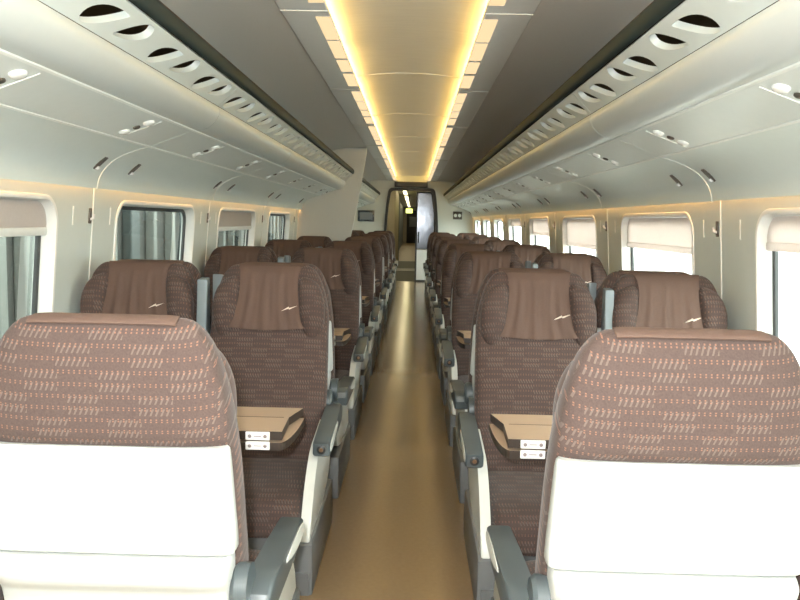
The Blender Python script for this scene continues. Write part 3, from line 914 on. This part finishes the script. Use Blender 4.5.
bm = bmesh.new(); box(bm, -0.10, 0.10, -0.012, 0.0, -0.085, 0.085, 0.008); obj('plate', bm, M['hook'], sg)
for sx in (-0.045, 0.045):
    bm = bmesh.new(); disc(bm, (sx, -0.011, 0.0), 0.036, 'y', -0.004, 18); obj('pictogram', bm, M['joint'], sg)
tag(sg, 'small dark sign with two pale pictograms on the end wall', 'sign')

# beyond the door: vestibule, gangway and the next coach
yv = Y_END + 0.06
bm = bmesh.new(); box(bm, -1.1, 1.1, yv, 26.0, -0.06, 0.0); struct(obj('floor_vestibule', bm, M['step'], smooth=False))
bm = bmesh.new(); box(bm, -0.6, 0.6, 20.6, 21.8, 0.0, 0.012); struct(obj('trim_301', bm, M['base'], smooth=False))
bm = bmesh.new(); box(bm, -0.9, 0.9, 26.0, 48.0, -0.06, 0.0); struct(obj('floor_corridor', bm, M['tan'], smooth=False))
for sd in (-1, 1):
    nm = 'left' if sd == -1 else 'right'
    bm = bmesh.new()
    box(bm, *sorted((sd * 0.62, sd * 0.68)), yv + 0.04, 20.5, 0, 2.2)
    box(bm, *sorted((sd * 0.44, sd * 0.68)), 20.5, 20.56, 0, 2.2)
    box(bm, *sorted((sd * 0.44, sd * 0.50)), 20.56, 26.0, 0, 2.2)
    struct(obj('wall_vestibule_' + nm, bm, M['cream'], smooth=False))
    bm = bmesh.new()
    box(bm, *sorted((sd * 0.42, sd * 0.9)), 26.0, 26.06, 0, 2.2)
    box(bm, *sorted((sd * 0.58, sd * 0.62)), 26.06, 48, 0, 2.2)
    struct(obj('wall_corridor_' + nm, bm, M['bluegrey'], smooth=False))
bm = bmesh.new(); box(bm, -1.1, 1.1, yv + 0.05, 48, 2.2, 2.26); struct(obj('ceiling_vestibule', bm, M['ceil'], smooth=False))
bm = bmesh.new(); box(bm, -0.9, 0.9, 48, 48.06, 0, 2.2); struct(obj('wall_far', bm, M['cream'], smooth=False))
fd = struct(empty('door_2', (0, 48, 0)))
bm = bmesh.new(); box(bm, -0.36, 0.36, -0.04, 0.0, 0, 1.98, 0.01); obj('leaf', bm, M['dark'], fd)
bm = bmesh.new(); box(bm, -0.2, 0.2, -0.05, -0.03, 1.0, 1.6, 0.01); obj('pane', bm, M['bluegrey'], fd)
ex = empty('exit_sign', (-0.10, 25.9, 1.66))
bm = bmesh.new(); box(bm, -0.13, 0.13, 0.0, 0.06, -0.09, 0.10, 0.01); obj('housing', bm, M['dark'], ex)
bm = bmesh.new(); box(bm, -0.11, 0.11, -0.004, 0.002, -0.07, 0.08); obj('lit_face', bm, M['exit'], ex, smooth=False)
bm = bmesh.new(); box(bm, -0.01, 0.01, 0.02, 0.04, 0.10, 0.54); obj('hanger', bm, M['dark'], ex, smooth=False)
tag(ex, 'small glowing yellow-green sign hanging in the passage beyond the door', 'sign')
for i, (y0, y1, w) in enumerate(((17.6, 20.2, 0.14), (21.2, 25.4, 0.10), (27.0, 47.0, 0.10))):
    o = empty('passage_downlight', (-0.22, y0, 2.199))
    bm = bmesh.new(); box(bm, -w/2 - 0.01, w/2 + 0.01, 0, y1 - y0, -0.015, 0.0); obj('tray', bm, M['ceil_in'], o, smooth=False)
    bm = bmesh.new(); box(bm, -w/2, w/2, 0.01, y1 - y0 - 0.01, -0.025, -0.012); obj('diffuser', bm, M['far_lamp'], o, smooth=False)
    tag(o, f'warm ceiling lamp in the ' + ('vestibule just past the far door', 'narrow gangway between the coaches', 'next coach seen through the doorways')[i], 'lamp')

# rear end wall behind the camera
bm = bmesh.new(); box(bm, -1.46, 1.46, Y_BACK - 0.16, Y_BACK - 0.1, 0, ZC + 0.15); struct(obj('wall_rear', bm, M['endwall'], smooth=False))

# ------------------------------------------------------------------ outside
bm = bmesh.new()
box(bm, -4.2, -4.0, -10, 30, -1.0, 5.0)
struct(obj('exterior_wall', bm, M['out'], smooth=False))
bm = bmesh.new(); box(bm, -4.2, -2.1, -10, 30, 3.3, 3.5); struct(obj('exterior_sky_blocker', bm, M['out'], smooth=False))  # unseen slab added to keep sky light off the exterior wall
yy = -8.0; i = 0
while yy < 28:
    w = random.choice((0.10, 0.16, 0.26, 0.34))
    bm = bmesh.new(); box(bm, -4.0, -3.86, yy, yy + w, -1.0, 3.28, 0.02)
    struct(obj('exterior_column', bm, M['pil'] if i % 3 else M['pild'], smooth=False))
    yy += w + random.uniform(0.25, 0.75); i += 1
bm = bmesh.new(); box(bm, -40, 40, -60, 90, -1.1, -1.0); struct(obj('ground', bm, M['ground'], smooth=False))

# ------------------------------------------------------------------ light
w = bpy.data.worlds.new('sky'); sc.world = w; w.use_nodes = True
bg = w.node_tree.nodes['Background']; bg.inputs[0].default_value = (0.93, 1.0, 0.99, 1); bg.inputs[1].default_value = 14.0
for sd in (-1, 1):
    mw = wall_mw(sd)
    for k in ks:
        l = bpy.data.lights.new('window_portal', 'AREA'); l.shape = 'RECTANGLE'; l.size = WY1[sd] - WIN_Y0 - 0.05; l.size_y = WV1 - WV0 - 0.05
        l.cycles.is_portal = True
        o = bpy.data.objects.new('window_portal', l); COL.objects.link(o)
        c = mw @ Vector(((WIN_Y0 + WY1[sd]) / 2 + P * k, (WV0 + WV1) / 2, -0.08))
        m = Matrix.Identity(4)
        ax = Vector((0, 1, 0)); nz = -(mw.to_3x3() @ Vector((0, 0, 1))); ay = nz.cross(ax)
        for ci, v in enumerate((ax, ay, nz)):
            for r in range(3): m[r][ci] = v[r]
        m.translation = c; o.matrix_world = m
# the camera's own flash
l = bpy.data.lights.new('camera_flash', 'POINT'); l.energy = 150; l.shadow_soft_size = 0.025; l.color = (0.97, 1.0, 0.99)
o = bpy.data.objects.new('camera_flash', l); COL.objects.link(o); o.location = (CAM.x - 0.05, CAM.y + 0.0, CAM.z + 0.07)

# ------------------------------------------------------------------ camera
F, VX, VY, ROLL = 780.0, 413.5, 221.5, math.radians(1.3)
fy = Vector((VX - 400, VY - 300, F)).normalized()
t = math.tan(ROLL)
xw = Vector((1, t, -((VX - 400) + (VY - 300) * t) / F)).normalized()
zw = xw.cross(fy)                                      # in image axes (x right, y down, z forward)
if zw.y > 0: zw = -zw
cx = Vector((xw.x, fy.x, zw.x)); cy = Vector((-xw.y, -fy.y, -zw.y)); cz = Vector((-xw.z, -fy.z, -zw.z))
m = Matrix.Identity(4)
for ci, v in enumerate((cx, cy, cz)):
    for r in range(3): m[r][ci] = v[r]
m.translation = CAM
cam = bpy.data.cameras.new('camera'); cam.sensor_width = 36; cam.lens = F / 800 * 36; cam.clip_start = 0.05; cam.clip_end = 300
co = bpy.data.objects.new('camera', cam); COL.objects.link(co); co.matrix_world = m; sc.camera = co

sc.view_settings.view_transform = 'Standard'; sc.view_settings.look = 'None'; sc.view_settings.gamma = 1; sc.view_settings.exposure = 0.8
sc.view_settings.use_curve_mapping = False
sc.cycles.max_bounces = 10; sc.cycles.diffuse_bounces = 6; sc.cycles.glossy_bounces = 4; sc.cycles.transparent_max_bounces = 12
sc.cycles.use_denoising = True; sc.cycles.sample_clamp_indirect = 8.0
